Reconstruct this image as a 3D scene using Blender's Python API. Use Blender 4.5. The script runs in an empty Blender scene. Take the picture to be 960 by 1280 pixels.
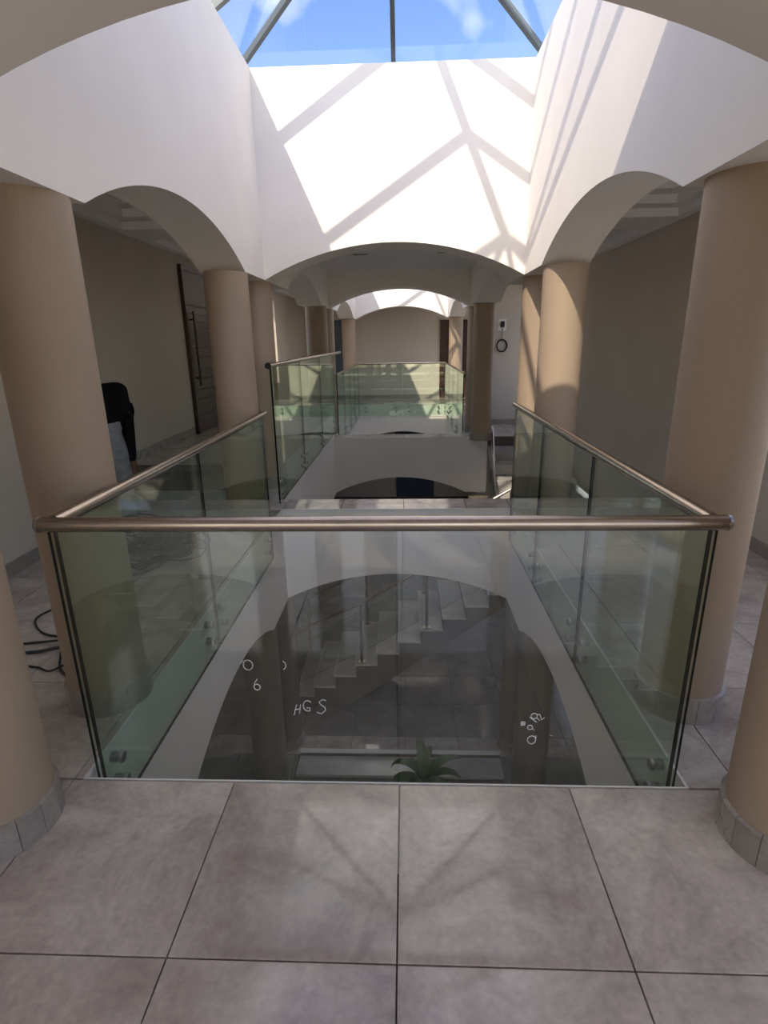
import bpy, bmesh, math, random
from mathutils import Vector, Matrix
random.seed(7)
S = bpy.context.scene
COL = S.collection

# ------------------------------------------------------------------ camera
YAW, PIT, ROL, FPX = 0.04285, 0.30043, -0.016733, 691.0
f = Vector((-math.sin(YAW)*math.cos(PIT), math.cos(YAW)*math.cos(PIT), -math.sin(PIT)))
r = Vector((math.cos(YAW), math.sin(YAW), 0))
u = r.cross(f)
r2 = r*math.cos(ROL)+u*math.sin(ROL)
u2 = -r*math.sin(ROL)+u*math.cos(ROL)
cd = bpy.data.cameras.new('camera'); cam = bpy.data.objects.new('camera', cd); COL.objects.link(cam)
m = Matrix((r2, u2, -f)).transposed().to_4x4(); m.translation = Vector((0, 0, 1.55))
cam.matrix_world = m
cd.sensor_fit = 'VERTICAL'; cd.sensor_height = 32.0; cd.lens = 32.0*FPX/1280.0
cd.clip_start = 0.05; cd.clip_end = 500
S.camera = cam

# ------------------------------------------------------------------ view, sky, sun
S.view_settings.view_transform = 'Standard'; S.view_settings.look = 'None'
S.view_settings.gamma = 1.0; S.view_settings.use_curve_mapping = False
S.view_settings.exposure = 1.72
S.view_settings.use_white_balance = True; S.view_settings.white_balance_temperature = 7500
SKY = 0.12
W = bpy.data.worlds.new('sky'); S.world = W; W.use_nodes = True
nt = W.node_tree; nt.nodes.clear()
wo = nt.nodes.new('ShaderNodeOutputWorld'); bg = nt.nodes.new('ShaderNodeBackground')
tc = nt.nodes.new('ShaderNodeTexCoord')
sky = nt.nodes.new('ShaderNodeTexSky'); sky.sky_type = 'NISHITA'; sky.sun_disc = False
sky.sun_elevation = math.atan2(0.85, math.hypot(0.38, 1.0))
sky.sun_rotation = math.atan2(-0.38, -1.0)
sky.air_density = 1.0; sky.dust_density = 1.5; sky.ozone_density = 1.5; sky.altitude = 900
ns = nt.nodes.new('ShaderNodeTexNoise'); ns.noise_dimensions = '4D'; ns.inputs['W'].default_value = 5.0; ns.inputs['Scale'].default_value = 2.2; ns.inputs['Detail'].default_value = 6
cr = nt.nodes.new('ShaderNodeValToRGB')
cr.color_ramp.elements[0].position = 0.48; cr.color_ramp.elements[0].color = (0, 0, 0, 1)
cr.color_ramp.elements[1].position = 0.70; cr.color_ramp.elements[1].color = (1, 1, 1, 1)
mx = nt.nodes.new('ShaderNodeMix'); mx.data_type = 'RGBA'
mx.inputs[7].default_value = (9.0, 9.2, 9.6, 1)
L = nt.links.new
L(tc.outputs['Generated'], ns.inputs['Vector'])
L(ns.outputs[0], cr.inputs[0]); L(cr.outputs[0], mx.inputs[0]); hs = nt.nodes.new('ShaderNodeHueSaturation'); hs.inputs['Saturation'].default_value = 1.25; hs.inputs['Hue'].default_value = 0.518; L(sky.outputs[0], hs.inputs['Color']); L(hs.outputs[0], mx.inputs[6]); L(mx.outputs[2], bg.inputs[0])
L(bg.outputs[0], wo.inputs[0])
bg.inputs[1].default_value = SKY
S.cycles.diffuse_bounces = 8; S.cycles.max_bounces = 16; S.cycles.transparent_max_bounces = 32; S.cycles.glossy_bounces = 6
S.cycles.sample_clamp_indirect = 6.0
sd = bpy.data.lights.new('sun', 'SUN'); sd.energy = 1.3; sd.angle = math.radians(0.6); sd.color = (1.0, 0.95, 0.86)
sun = bpy.data.objects.new('sun', sd); COL.objects.link(sun)
sun.rotation_euler = Vector((0.38, 1.0, -0.85)).to_track_quat('-Z', 'Y').to_euler()
sun.location = (-6, -12, 12)

# ------------------------------------------------------------------ materials
def mat(name, col, rough=0.6, metal=0.0, spec=0.5, noise=0.0, nscale=8.0, bump=0.0, bscale=60.0, col2=None):
    M = bpy.data.materials.new(name); M.use_nodes = True
    t = M.node_tree; b = t.nodes['Principled BSDF']
    b.inputs['Base Color'].default_value = (*col, 1); b.inputs['Roughness'].default_value = rough
    b.inputs['Metallic'].default_value = metal; b.inputs['Specular IOR Level'].default_value = spec
    g = t.nodes.new('ShaderNodeNewGeometry')
    if noise:
        n = t.nodes.new('ShaderNodeTexNoise'); n.inputs['Scale'].default_value = nscale; n.inputs['Detail'].default_value = 5
        t.links.new(g.outputs['Position'], n.inputs['Vector'])
        q = t.nodes.new('ShaderNodeMix'); q.data_type = 'RGBA'
        c2 = col2 or tuple(c*(1-noise) for c in col)
        q.inputs[6].default_value = (*col, 1); q.inputs[7].default_value = (*c2, 1)
        ra = t.nodes.new('ShaderNodeMapRange'); ra.inputs[1].default_value = 0.3; ra.inputs[2].default_value = 0.7
        t.links.new(n.outputs[0], ra.inputs[0]); t.links.new(ra.outputs[0], q.inputs[0]); t.links.new(q.outputs[2], b.inputs['Base Color'])
    if bump:
        n2 = t.nodes.new('ShaderNodeTexNoise'); n2.inputs['Scale'].default_value = bscale; n2.inputs['Detail'].default_value = 4
        t.links.new(g.outputs['Position'], n2.inputs['Vector'])
        bb = t.nodes.new('ShaderNodeBump'); bb.inputs['Strength'].default_value = bump; bb.inputs['Distance'].default_value = 0.004
        t.links.new(n2.outputs[0], bb.inputs['Height']); t.links.new(bb.outputs[0], b.inputs['Normal'])
    return M

M_WHITE = mat('white_plaster', (0.90, 0.86, 0.81), 0.85, spec=0.25, noise=0.05, nscale=2.5, bump=0.25, bscale=35)
M_BEAM = mat('cream_plaster', (0.84, 0.79, 0.745), 0.8, spec=0.25, noise=0.06, nscale=2.0, bump=0.25, bscale=35)
M_WALL = mat('taupe_wall_paint', (0.60, 0.53, 0.465), 0.7, spec=0.3, noise=0.06, nscale=1.6, bump=0.2, bscale=40)
M_GREYW = mat('grey_wall_paint', (0.56, 0.505, 0.455), 0.75, spec=0.3, noise=0.05, nscale=2, bump=0.2, bscale=40)
M_CEIL = mat('ceiling_paint', (0.90, 0.895, 0.90), 0.85, spec=0.2, noise=0.03, nscale=2)
M_COLM = mat('column_textured_paint', (0.37, 0.28, 0.208), 0.55, spec=0.4, noise=0.06, nscale=3, bump=0.35, bscale=90)
M_GROUT = mat('grout', (0.10, 0.085, 0.08), 0.9)
M_TRIM = mat('white_edge_trim', (0.75, 0.74, 0.72), 0.4)
M_STEEL = mat('brushed_steel', (0.46, 0.395, 0.345), 0.26, metal=1.0, noise=0.12, nscale=14)
M_CHROME = mat('polished_steel', (0.36, 0.36, 0.36), 0.28, metal=1.0)
M_BLACK = mat('black_plastic', (0.012, 0.012, 0.013), 0.45)
M_FRAME = mat('skylight_aluminium', (0.10, 0.12, 0.13), 0.45, metal=0.3)
M_DOOR = mat('dark_stained_timber', (0.075, 0.032, 0.026), 0.30, spec=0.55, noise=0.45, nscale=9)
M_BLUE = mat('dark_blue_paint', (0.06, 0.085, 0.13), 0.35, spec=0.5)
M_LEAF = mat('leaf_green', (0.045, 0.12, 0.035), 0.35, spec=0.5, noise=0.35, nscale=14)
M_POT = mat('dark_ceramic', (0.06, 0.05, 0.045), 0.4)
M_SOIL = mat('soil', (0.03, 0.022, 0.016), 0.95, noise=0.4, nscale=60)
M_SHIRT = mat('black_cotton', (0.008, 0.0075, 0.010), 0.9, spec=0.1, bump=0.4, bscale=30)
M_JEANS = mat('light_denim', (0.30, 0.31, 0.34), 0.85, spec=0.2, noise=0.35, nscale=16, bump=0.4, bscale=25)
M_SKIN = mat('skin', (0.16, 0.085, 0.055), 0.6)
M_HAIR = mat('black_hair', (0.01, 0.009, 0.008), 0.7)
M_CHALK = mat('white_marker', (0.72, 0.74, 0.76), 0.8)
M_PLASTICW = mat('white_plastic', (0.75, 0.75, 0.75), 0.4)

def tile_mat(name, base, dark, rough):
    M = bpy.data.materials.new(name); M.use_nodes = True
    t = M.node_tree; b = t.nodes['Principled BSDF']; lk = t.links.new
    g = t.nodes.new('ShaderNodeNewGeometry'); oi = t.nodes.new('ShaderNodeObjectInfo')
    ad = t.nodes.new('ShaderNodeVectorMath'); ad.operation = 'ADD'
    ml = t.nodes.new('ShaderNodeMath'); ml.operation = 'MULTIPLY'; ml.inputs[1].default_value = 37.0
    lk(oi.outputs['Random'], ml.inputs[0]); lk(g.outputs['Position'], ad.inputs[0]); lk(ml.outputs[0], ad.inputs[1])
    n = t.nodes.new('ShaderNodeTexNoise'); n.inputs['Scale'].default_value = 3.0; n.inputs['Detail'].default_value = 9; n.inputs['Roughness'].default_value = 0.68
    n.inputs['Distortion'].default_value = 0.6
    lk(ad.outputs[0], n.inputs['Vector'])
    ra = t.nodes.new('ShaderNodeMapRange'); ra.inputs[1].default_value = 0.36; ra.inputs[2].default_value = 0.66
    lk(n.outputs[0], ra.inputs[0])
    q = t.nodes.new('ShaderNodeMix'); q.data_type = 'RGBA'; q.inputs[6].default_value = (*dark, 1); q.inputs[7].default_value = (*base, 1)
    lk(ra.outputs[0], q.inputs[0]); 
    n2 = t.nodes.new('ShaderNodeTexNoise'); n2.inputs['Scale'].default_value = 45; n2.inputs['Detail'].default_value = 6
    lk(ad.outputs[0], n2.inputs['Vector'])
    r2_ = t.nodes.new('ShaderNodeMapRange'); r2_.inputs[1].default_value = 0.3; r2_.inputs[2].default_value = 0.7; r2_.inputs[3].default_value = 0.88; r2_.inputs[4].default_value = 1.06
    lk(n2.outputs[0], r2_.inputs[0])
    vm = t.nodes.new('ShaderNodeVectorMath'); vm.operation = 'SCALE'; lk(q.outputs[2], vm.inputs[0]); lk(r2_.outputs[0], vm.inputs['Scale'])
    lk(vm.outputs[0], b.inputs['Base Color'])
    rr = t.nodes.new('ShaderNodeMapRange'); rr.inputs[3].default_value = rough*1.3; rr.inputs[4].default_value = rough*0.75
    lk(ra.outputs[0], rr.inputs[0]); lk(rr.outputs[0], b.inputs['Roughness'])
    b.inputs['Specular IOR Level'].default_value = 0.6
    return M
M_TILE = tile_mat('grey_porcelain_tile', (0.62, 0.565, 0.515), (0.38, 0.325, 0.295), 0.055)
M_STEP = tile_mat('step_porcelain_tile', (0.56, 0.54, 0.52), (0.42, 0.40, 0.385), 0.2)
M_SKIRT = tile_mat('skirting_tile', (0.36, 0.32, 0.285), (0.26, 0.225, 0.20), 0.3)

M_LTILE = tile_mat('shaded_grey_porcelain_tile', (0.30, 0.285, 0.275), (0.20, 0.19, 0.185), 0.10)  # floor tile with the ground floor's shade darkened into its colour
M_LCOL = mat('shaded_column_paint', (0.16, 0.135, 0.11), 0.5, noise=0.06, nscale=3, bump=0.3, bscale=90)  # column paint darkened in colour to carry ground floor shade
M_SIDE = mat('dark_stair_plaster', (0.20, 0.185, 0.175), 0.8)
def glass_mat(name, tint, refl=1.0):
    M = bpy.data.materials.new(name); M.use_nodes = True
    t = M.node_tree; t.nodes.clear(); lk = t.links.new
    o = t.nodes.new('ShaderNodeOutputMaterial'); tr = t.nodes.new('ShaderNodeBsdfTransparent'); gl = t.nodes.new('ShaderNodeBsdfGlossy')
    tr.inputs[0].default_value = (*tint, 1); gl.inputs['Roughness'].default_value = 0.0; gl.inputs[0].default_value = (0.95, 1, 0.97, 1)
    lw = t.nodes.new('ShaderNodeLayerWeight'); lw.inputs[0].default_value = 0.5
    p5 = t.nodes.new('ShaderNodeMath'); p5.operation = 'POWER'; p5.inputs[1].default_value = 5.0
    mu = t.nodes.new('ShaderNodeMath'); mu.operation = 'MULTIPLY_ADD'; mu.inputs[1].default_value = 0.93*refl; mu.inputs[2].default_value = 0.045*refl
    mi = t.nodes.new('ShaderNodeMixShader')
    lk(lw.outputs['Facing'], p5.inputs[0]); lk(p5.outputs[0], mu.inputs[0]); lk(mu.outputs[0], mi.inputs[0])
    lk(tr.outputs[0], mi.inputs[1]); lk(gl.outputs[0], mi.inputs[2]); lk(mi.outputs[0], o.inputs[0])
    return M
M_GLASS = glass_mat('green_tinted_glass', (0.865, 0.93, 0.885), 1.0)
M_FRONTGLASS = glass_mat('clear_laminated_glass', (0.955, 0.975, 0.965), 1.6)
M_ROOFGLASS = glass_mat('clear_roof_glass', (0.985, 0.985, 0.985), 0.8)
M_EDGE = mat('glass_edge', (0.004, 0.008, 0.007), 0.5, spec=0.1)

# ------------------------------------------------------------------ helpers
def setp(o, label=None, cat=None, group=None, kind=None):
    if label: o['label'] = label
    if cat: o['category'] = cat
    if group: o['group'] = group
    if kind: o['kind'] = kind
    return o
def mobj(name, verts, faces, m, parent=None, smooth=False, mats=None, idx=None):
    me = bpy.data.meshes.new(name); me.from_pydata([tuple(v) for v in verts], [], faces); me.update()
    for mm in (mats or [m]): me.materials.append(mm)
    if idx:
        for p, i in zip(me.polygons, idx): p.material_index = i
    if smooth:
        for p in me.polygons: p.use_smooth = True
    o = bpy.data.objects.new(name, me); COL.objects.link(o)
    if parent: o.parent = parent
    return o
def empty(name, loc=(0, 0, 0), label=None, cat=None, group=None):
    o = bpy.data.objects.new(name, None); COL.objects.link(o); o.location = loc; o.empty_display_size = 0.1
    return setp(o, label, cat, group)
class MB:
    def __init__(s): s.v = []; s.f = []; s.i = []
    def add(s, vs, fs, mi=0):
        n = len(s.v); s.v += [tuple(v) for v in vs]; s.f += [tuple(a+n for a in q) for q in fs]; s.i += [mi]*len(fs)
    def box(s, x0, x1, y0, y1, z0, z1, mi=0):
        s.add([(x0,y0,z0),(x1,y0,z0),(x1,y1,z0),(x0,y1,z0),(x0,y0,z1),(x1,y0,z1),(x1,y1,z1),(x0,y1,z1)],
              [(0,3,2,1),(4,5,6,7),(0,1,5,4),(1,2,6,5),(2,3,7,6),(3,0,4,7)], mi)
    def tube(s, pts, rad, n=12, mi=0, cap=True):
        pts = [Vector(p) for p in pts]; rings = []
        up0 = None
        for i, p in enumerate(pts):
            d = ((pts[min(i+1, len(pts)-1)]-p).normalized()+(p-pts[max(i-1, 0)]).normalized())
            d = d.normalized() if d.length > 1e-6 else Vector((0, 0, 1))
            if up0 is None: a = d.cross(Vector((0, 0, 1)) if abs(d.z) < 0.9 else Vector((1, 0, 0))).normalized()
            else: a = (up0-d*up0.dot(d)).normalized()
            up0 = a; b = d.cross(a)
            rr = rad[i] if isinstance(rad, (list, tuple)) else rad
            rings.append([p+(a*math.cos(2*math.pi*k/n)+b*math.sin(2*math.pi*k/n))*rr for k in range(n)])
        vs = [v for R in rings for v in R]; fs = []
        for i in range(len(rings)-1):
            for k in range(n):
                fs.append((i*n+k, i*n+(k+1) % n, (i+1)*n+(k+1) % n, (i+1)*n+k))
        if cap:
            fs.append(tuple(range(n-1, -1, -1))); fs.append(tuple((len(rings)-1)*n+k for k in range(n)))
        s.add(vs, fs, mi)
    def build(s, name, m, parent=None, smooth=False, mats=None):
        o = mobj(name, s.v, s.f, m, parent, smooth, mats, s.i if mats else None)
        if smooth and hasattr(o.data, 'set_sharp_from_angle'): o.data.set_sharp_from_angle(angle=math.radians(40))
        return o
def box(name, x0, x1, y0, y1, z0, z1, m, parent=None):
    b = MB(); b.box(x0, x1, y0, y1, z0, z1); return b.build(name, m, parent)
def bar(name, a, b, w, h, m, parent=None, up=(0, 0, 1)):
    a = Vector(a); b = Vector(b); d = (b-a).normalized(); s_ = d.cross(Vector(up)).normalized()*w/2; t = s_.cross(d).normalized()*h/2
    vs = [p+s_*i+t*j for p in (a, b) for i, j in ((-1, -1), (1, -1), (1, 1), (-1, 1))]
    return mobj(name, vs, [(0,1,2,3),(7,6,5,4),(0,4,5,1),(1,5,6,2),(2,6,7,3),(3,7,4,0)], m, parent)
def struct(o): o['kind'] = 'structure'; return o

# main dimensions
XL, XR = -1.212, 1.003          # void edges
BT = 0.35                     # beam thickness
WL, WR = -2.80, 2.60          # corridor walls
GF = -2.86                    # ground floor
CE = 2.60                     # corridor ceiling
Y1, Y2, Y3, Y4, Y5 = 1.64, 5.10, 9.20, 9.55, 14.20
YE = 15.8
YB = -3.0

# ------------------------------------------------------------------ arched beams
def arch_z(s, a, b, z0, rise):
    if s <= a or s >= b: return z0
    t = (s-(a+b)/2)/((b-a)/2)
    R = ((b-a)**2/4+rise**2)/(2*rise)
    return z0+math.sqrt(max(R*R-(t*(b-a)/2)**2, 0))-(R-rise)
def arch_beam(name, axis, c0, c1, s0, s1, arches, z0, rise, ztop, m, label=None):
    ss = {s0, s1}
    for a, b in arches:
        for i in range(25): ss.add(a+(b-a)*i/24)
    ss = sorted(ss); vs = []
    P = (lambda c, s, z: (c, s, z)) if axis == 'y' else (lambda c, s, z: (s, c, z))
    for s in ss:
        z = z0
        for a, b in arches: z = max(z, arch_z(s, a, b, z0, rise))
        vs += [P(c0, s, z), P(c1, s, z), P(c1, s, ztop), P(c0, s, ztop)]
    fs = []
    for i in range(len(ss)-1):
        k = i*4; n = k+4
        for j in range(4): fs.append((k+j, k+(j+1) % 4, n+(j+1) % 4, n+j))
    fs += [(3, 2, 1, 0), tuple(len(vs)-4+j for j in range(4))]
    o = mobj(name, vs, fs, m)
    bm = bmesh.new(); bm.from_mesh(o.data); bmesh.ops.recalc_face_normals(bm, faces=bm.faces); bm.to_mesh(o.data); bm.free()
    return struct(o)
A1 = (2.30, 4.49); A2 = (6.02, 8.42); A3 = (10.35, 13.55)
ZS, RI = 2.065, 0.25
for nm, c0, c1 in (('wall_left', XL-BT, XL), ('wall_right', XR, XR+BT)):
    arch_beam(nm, 'y', c0, c1, 1.20, 5.45, [A1], ZS, RI, 3.60, M_WHITE)
    arch_beam(nm, 'y', c0, c1, 5.4501, Y3-.0001, [A2], ZS, RI, CE+.1, M_WHITE)
    arch_beam(nm, 'y', c0, c1, Y3, 14.55, [A3], ZS, RI, 3.60, M_WHITE)
for ya, yb in ((1.20, 1.55), (Y2, 5.45), (Y3, Y4), (Y5, 14.55)):
    arch_beam('wall_cross', 'x', ya, yb, XL, XR, [(XL, XR)], ZS, 0.275, 3.60, M_WHITE)
# below the upper floor
ZL, RL = -0.95, 0.27
TT = 0.014
arch_beam('wall_left', 'y', XL-BT, XL, YB, 5.45, [(-2.6, 0.4), (2.35, 4.45)], ZL, RL, -TT, M_BEAM)
arch_beam('wall_left', 'y', XL-BT, XL, 5.4501, Y3-.0001, [A2], ZL, RL, 0.40-TT, M_BEAM)
arch_beam('wall_left', 'y', XL-BT, XL, Y3, 14.55, [A3], ZL, RL, -TT, M_BEAM)
arch_beam('wall_right', 'y', XR, XR+BT, YB, 5.45, [(-2.6, 0.4), (2.35, 4.45)], ZL, RL, -TT, M_BEAM)
arch_beam('wall_right', 'y', XR, XR+BT, Y3, 14.55, [A3], ZL, RL, -TT, M_BEAM)
for ya, yb in ((1.29, Y1), (Y2, 5.45), (Y3, Y4), (Y5, 14.55)):
    arch_beam('wall_cross', 'x', ya, yb, XL, XR, [(XL, XR)], ZL, RL, -TT, M_BEAM)

# ------------------------------------------------------------------ outer walls
TH = 0.22
def pierced(name, x0, x1, bands):
    b = MB()
    for zb, zt, z0, z1, wins in bands:
        b.box(x0, x1, -3.22, YE+TH, zb, z0); b.box(x0, x1, -3.22, YE+TH, z1, zt)
        ys = [-3.22]+[q for w in wins for q in w]+[YE+TH]
        for i in range(0, len(ys), 2): b.box(x0, x1, ys[i], ys[i+1], z0, z1)
    struct(b.build(name, M_WALL))
LUP = [(8.6, 9.9), (10.05, 11.2), (11.35, 12.45)]  # unseen openings, added to light the far void
LLO = [(-2.6, -1.2)]  # unseen opening, added for light on the ground floor
RUP = [(-2.7, -1.5), (-1.3, -.1), (.2, 1.4), (1.55, 2.5), (2.65, 3.6), (8.95, 10.4), (10.95, 12.2), (12.4, 13.6), (13.8, 15.0)]  # unseen openings, added to brighten corridors and far voids
RLO = [(-2.7, -1.5), (5.9, 7.3), (7.45, 8.9), (10.95, 12.2)]  # unseen openings, added to light the stairs and lower level
pierced('wall_left', WL-TH, WL, ((GF-.4, -.27, -2.2, -.6, LLO), (-.2699, 3.1, .7, 2.45, LUP)))
pierced('wall_right', WR, WR+TH, ((GF-.4, -.27, -2.2, -.6, RLO), (-.2699, 3.1, .45, 2.45, RUP)))
struct(box('wall_end', WL, WR, YE, YE+TH, GF-.4, 3.1, M_WALL))
struct(box('wall_stairwell', 1.3701, WR, 10.60, 10.75, GF, CE, M_GREYW))

WIN = [(-2.70, -1.90), (-1.62, -1.10), (-0.88, -0.48), (-0.20, 1.10), (1.22, 2.50)]  # unseen openings behind the camera, sized for fill light and floor sun patches
LWN = [(-1.0, .6)]  # unseen ground floor opening, added for fill light
def glazed_wall(wins, z0, z1, zb, zt):
    b = MB(); b.box(WL, WR, YB-.22, YB, zb, z0); b.box(WL, WR, YB-.22, YB, z1, zt)
    xs = [WL]+[q for w in wins for q in w]+[WR]
    for i in range(0, len(xs), 2): b.box(xs[i], xs[i+1], YB-.22, YB, z0, z1)
    struct(b.build('wall_back', M_WALL))
glazed_wall(WIN, .10, 2.50, -.27, 3.1)
glazed_wall(LWN, -2.76, -.55, GF-.4, -.2701)
def window(i, x0, x1, z0, z1):  # glazed opening out of view, added to let in fill daylight
    w = empty('window_%d' % i, ((x0+x1)/2, YB-.11, z0)); w['kind'] = 'structure'
    fm = MB(); h = (x1-x0)/2; H = z1-z0
    fm.box(-h, h, -.03, .03, 0, .05); fm.box(-h, h, -.03, .03, H-.05, H)
    fm.box(-h, -h+.05, -.03, .03, .05, H-.05); fm.box(h-.05, h, -.03, .03, .05, H-.05)
    fm.build('window_frame', M_FRAME, w); box('pane', -h+.05, h-.05, -.004, .004, .05, H-.05, M_ROOFGLASS, w)
k = 0
for x0, x1 in WIN: k += 1; window(k, x0, x1, .10, 2.50)
for x0, x1 in LWN: k += 1; window(k, x0, x1, -2.76, -.55)
for wins, z0, z1, xw in ((LUP, .7, 2.45, WL-.11), (LLO, -2.2, -.6, WL-.11), (RUP, .45, 2.45, WR+.11), (RLO, -2.2, -.6, WR+.11)):
    for y0, y1 in wins:
        k += 1; window(k, -(y1-y0)/2, (y1-y0)/2, z0, z1)
        w = bpy.data.objects['window_%d' % k]; w.location = (xw, (y0+y1)/2, z0); w.rotation_euler = (0, 0, math.pi/2)
# unseen pale ground, added to bounce sunlight in through the openings
struct(box('ground_outside', -40, 40, -45, 60, GF-.75, GF-.42, mat('bounce_ground', (.50, .46, .40), .9, noise=.1, nscale=.8)))

# ------------------------------------------------------------------ ceilings
def ceil_box(x0, x1, y0, y1, z0=CE, z1=3.1): return struct(box('ceiling', x0, x1, y0, y1, z0, z1, M_CEIL))
ceil_box(WL, WR, YB, 1.20)
ceil_box(XL, XR, 5.4501, Y3-.0001)
ceil_box(WL, WR, 14.5501, YE)
def coffer(x0, x1, y0, y1, ya, yb):
    # stepped tray ceiling: border, three nested steps, raised field
    b = MB(); b.box(x0, x1, y0, y1, 2.81, 3.1)
    def ring(X0, X1, Ya, Yb, d, dy, z0, z1):
        b.box(x0, X0+d, y0, y1, z0, z1); b.box(X1-d, x1, y0, y1, z0, z1)
        b.box(X0+d, X1-d, y0, Ya+dy, z0, z1); b.box(X0+d, X1-d, Yb-dy, y1, z0, z1)
    X = (x0+.10, x1-.10)
    ring(*X, ya, yb, 0.0, 0.0, CE, 2.67)
    ring(*X, ya, yb, 0.11, 0.20, 2.67, 2.74)
    ring(*X, ya, yb, 0.22, 0.40, 2.74, 2.81)
    return struct(b.build('ceiling', M_CEIL))
coffer(WL, XL-BT, 1.2001, 6.0, 1.6, 5.75); coffer(WL, XL-BT, 6.0001, 14.55, 6.3, 14.0)
coffer(XR+BT, WR, 1.2001, 6.0, 1.6, 5.75); coffer(XR+BT, WR, 6.0001, 10.60, 6.3, 10.3)
ceil_box(XR+BT, WR, 10.7501, 14.55)
# slim recessed ceiling diffusers over the stair void
for i, (x, lab) in enumerate(((-0.57, 'slim dark slot diffuser in vault ceiling, left one'), (0.48, 'slim dark slot diffuser in vault ceiling, right one'))):
    t = empty('ceiling_diffuser', (x, 7.55, CE), lab, 'vent')
    box('frame', -.11, .11, -.05, .05, -.014, 0, M_PLASTICW, t); box('slot', -.09, .09, -.025, .025, -.018, -.0141, M_BLACK, t)

# ------------------------------------------------------------------ floors and tiles
TS = 0.61
def tiles(parent, x0, x1, y0, y1, z, px=-0.03, py=1.635, m=M_TILE, ts=TS, j=0.0022, th=0.012, tsy=None):
    cache = {}
    tsy = tsy or ts
    def grid(a, b, ph, st):
        k0 = math.floor((a-ph)/st); out = []; q = ph+k0*st
        while q < b-1e-4:
            c, d = max(q, a), min(q+st, b)
            if d-c > .012: out.append((c, d))
            q += st
        return out
    for cx, dx in grid(x0, x1, px, ts):
        for cy, dy in grid(y0, y1, py, tsy):
            w, h = dx-cx-2*j, dy-cy-2*j
            key = (round(w, 4), round(h, 4))
            if key not in cache:
                bb = MB(); bb.box(-w/2, w/2, -h/2, h/2, -th, -.0012)
                c = .0012   # small chamfer on the top arris
                n = len(bb.v)
                bb.v[4:8] = [(-w/2, -h/2, -c), (w/2, -h/2, -c), (w/2, h/2, -c), (-w/2, h/2, -c)]
                bb.f.remove((4, 5, 6, 7)); bb.i.pop()
                bb.v += [(-w/2+c, -h/2+c, 0), (w/2-c, -h/2+c, 0), (w/2-c, h/2-c, 0), (-w/2+c, h/2-c, 0)]
                bb.f += [(8, 9, 10, 11), (4, 5, 9, 8), (5, 6, 10, 9), (6, 7, 11, 10), (7, 4, 8, 11)]; bb.i += [0]*5
                o = bb.build('tile', m, parent); cache[key] = o.data
            else:
                o = bpy.data.objects.new('tile', cache[key]); COL.objects.link(o); o.parent = parent
            o.location = ((cx+dx)/2, (cy+dy)/2, z)
def slab(x0, x1, y0, y1, ztop=0.0, zb=-0.27, name='floor'):
    return struct(box(name, x0, x1, y0, y1, zb, ztop-0.0125, M_GROUT if False else M_GROUT2))
M_GROUT2 = mat('slab_grout', (0.13, 0.105, 0.095), 0.9)
# camera bridge, with its tiles running over the beams to the void edge
fl = slab(XL-BT, XR+BT, YB, 1.29)
tiles(fl, WL, WR, -1.4, Y1, 0.0)
box('tile_field', WL, WR, YB, -1.42, -.012, 0, M_TILE, fl)
for nm, a0, a1 in (('floor', WL, XL-BT),): 
    fL = slab(a0, a1, YB, 5.08)
tiles(fL, WL, XL, Y1, 5.08, 0.0)
fLr = slab(WL, XL-BT, 5.0801, Y3, 0.40)
struct(fLr)
# two risers up to the raised corridor, tile clad
st_ = empty('corridor_steps', (-2.0, 5.08, 0), 'pair of grey tiled corridor steps beyond the far left column', 'steps')
box('step', -.8, .42, 0, .30, 0, .188, M_STEP, st_)
box('tread_tile', -.8, .42, -.01, .30, .188, .20, M_STEP, st_)
tiles(fLr, WL, XL, 5.38, Y3, 0.40, py=5.38)
fLf = slab(WL, XL-BT, Y3+.0001, YE)
tiles(fLf, WL, XL, Y3+.0001, YE, 0.0)
fR = slab(XR+BT, WR, YB, 5.45)
tiles(fR, XR, WR, Y1, 5.45, 0.0)
fRf = slab(XR+BT, WR, 9.25, YE)
tiles(fRf, XR, WR, 9.25, YE, 0.0)
fE = slab(XL-BT, XR+BT, 14.5501, YE)
tiles(fE, XL, XR, 14.2, YE, 0.0)
b2 = struct(box('floor', XL, XR, Y2+.01, 5.44, -.0135, -.0125, M_GROUT2)); tiles(b2, XL, XR, Y2, 5.45, 0.0)
b3 = struct(box('floor', XL, XR, Y3+.01, Y4-.01, -.0135, -.0125, M_GROUT2)); tiles(b3, XL, XR, Y3, Y4, 0.0)
# pale metal tile trims along void edges
def trim(i, x0, x1, y0, y1, z=0.0): return struct(box('trim_%d' % i, x0, x1, y0, y1, z-.014, z+.0015, M_TRIM))
trim(1, XL-.004, XL+.006, Y1, Y2); trim(2, XR-.006, XR+.004, Y1, Y2)
trim(3, XL, XR, Y1-.001, Y1+.004); trim(4, XL, XR, Y2-.008, Y2+.003)
trim(5, XL-.004, XL+.006, 5.45, Y3, .40); trim(6, XL, XR, Y3-.008, Y3+.003)
trim(7, XL-.004, XL+.006, Y4, Y5); trim(8, XR-.006, XR+.004, Y4, Y5); trim(9, XL, XR, Y5-.008, Y5+.003)
# ground floor
gfl = struct(box('floor', WL, WR, YB, YE, GF-.20, GF-.0125, M_GROUT2))
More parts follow.
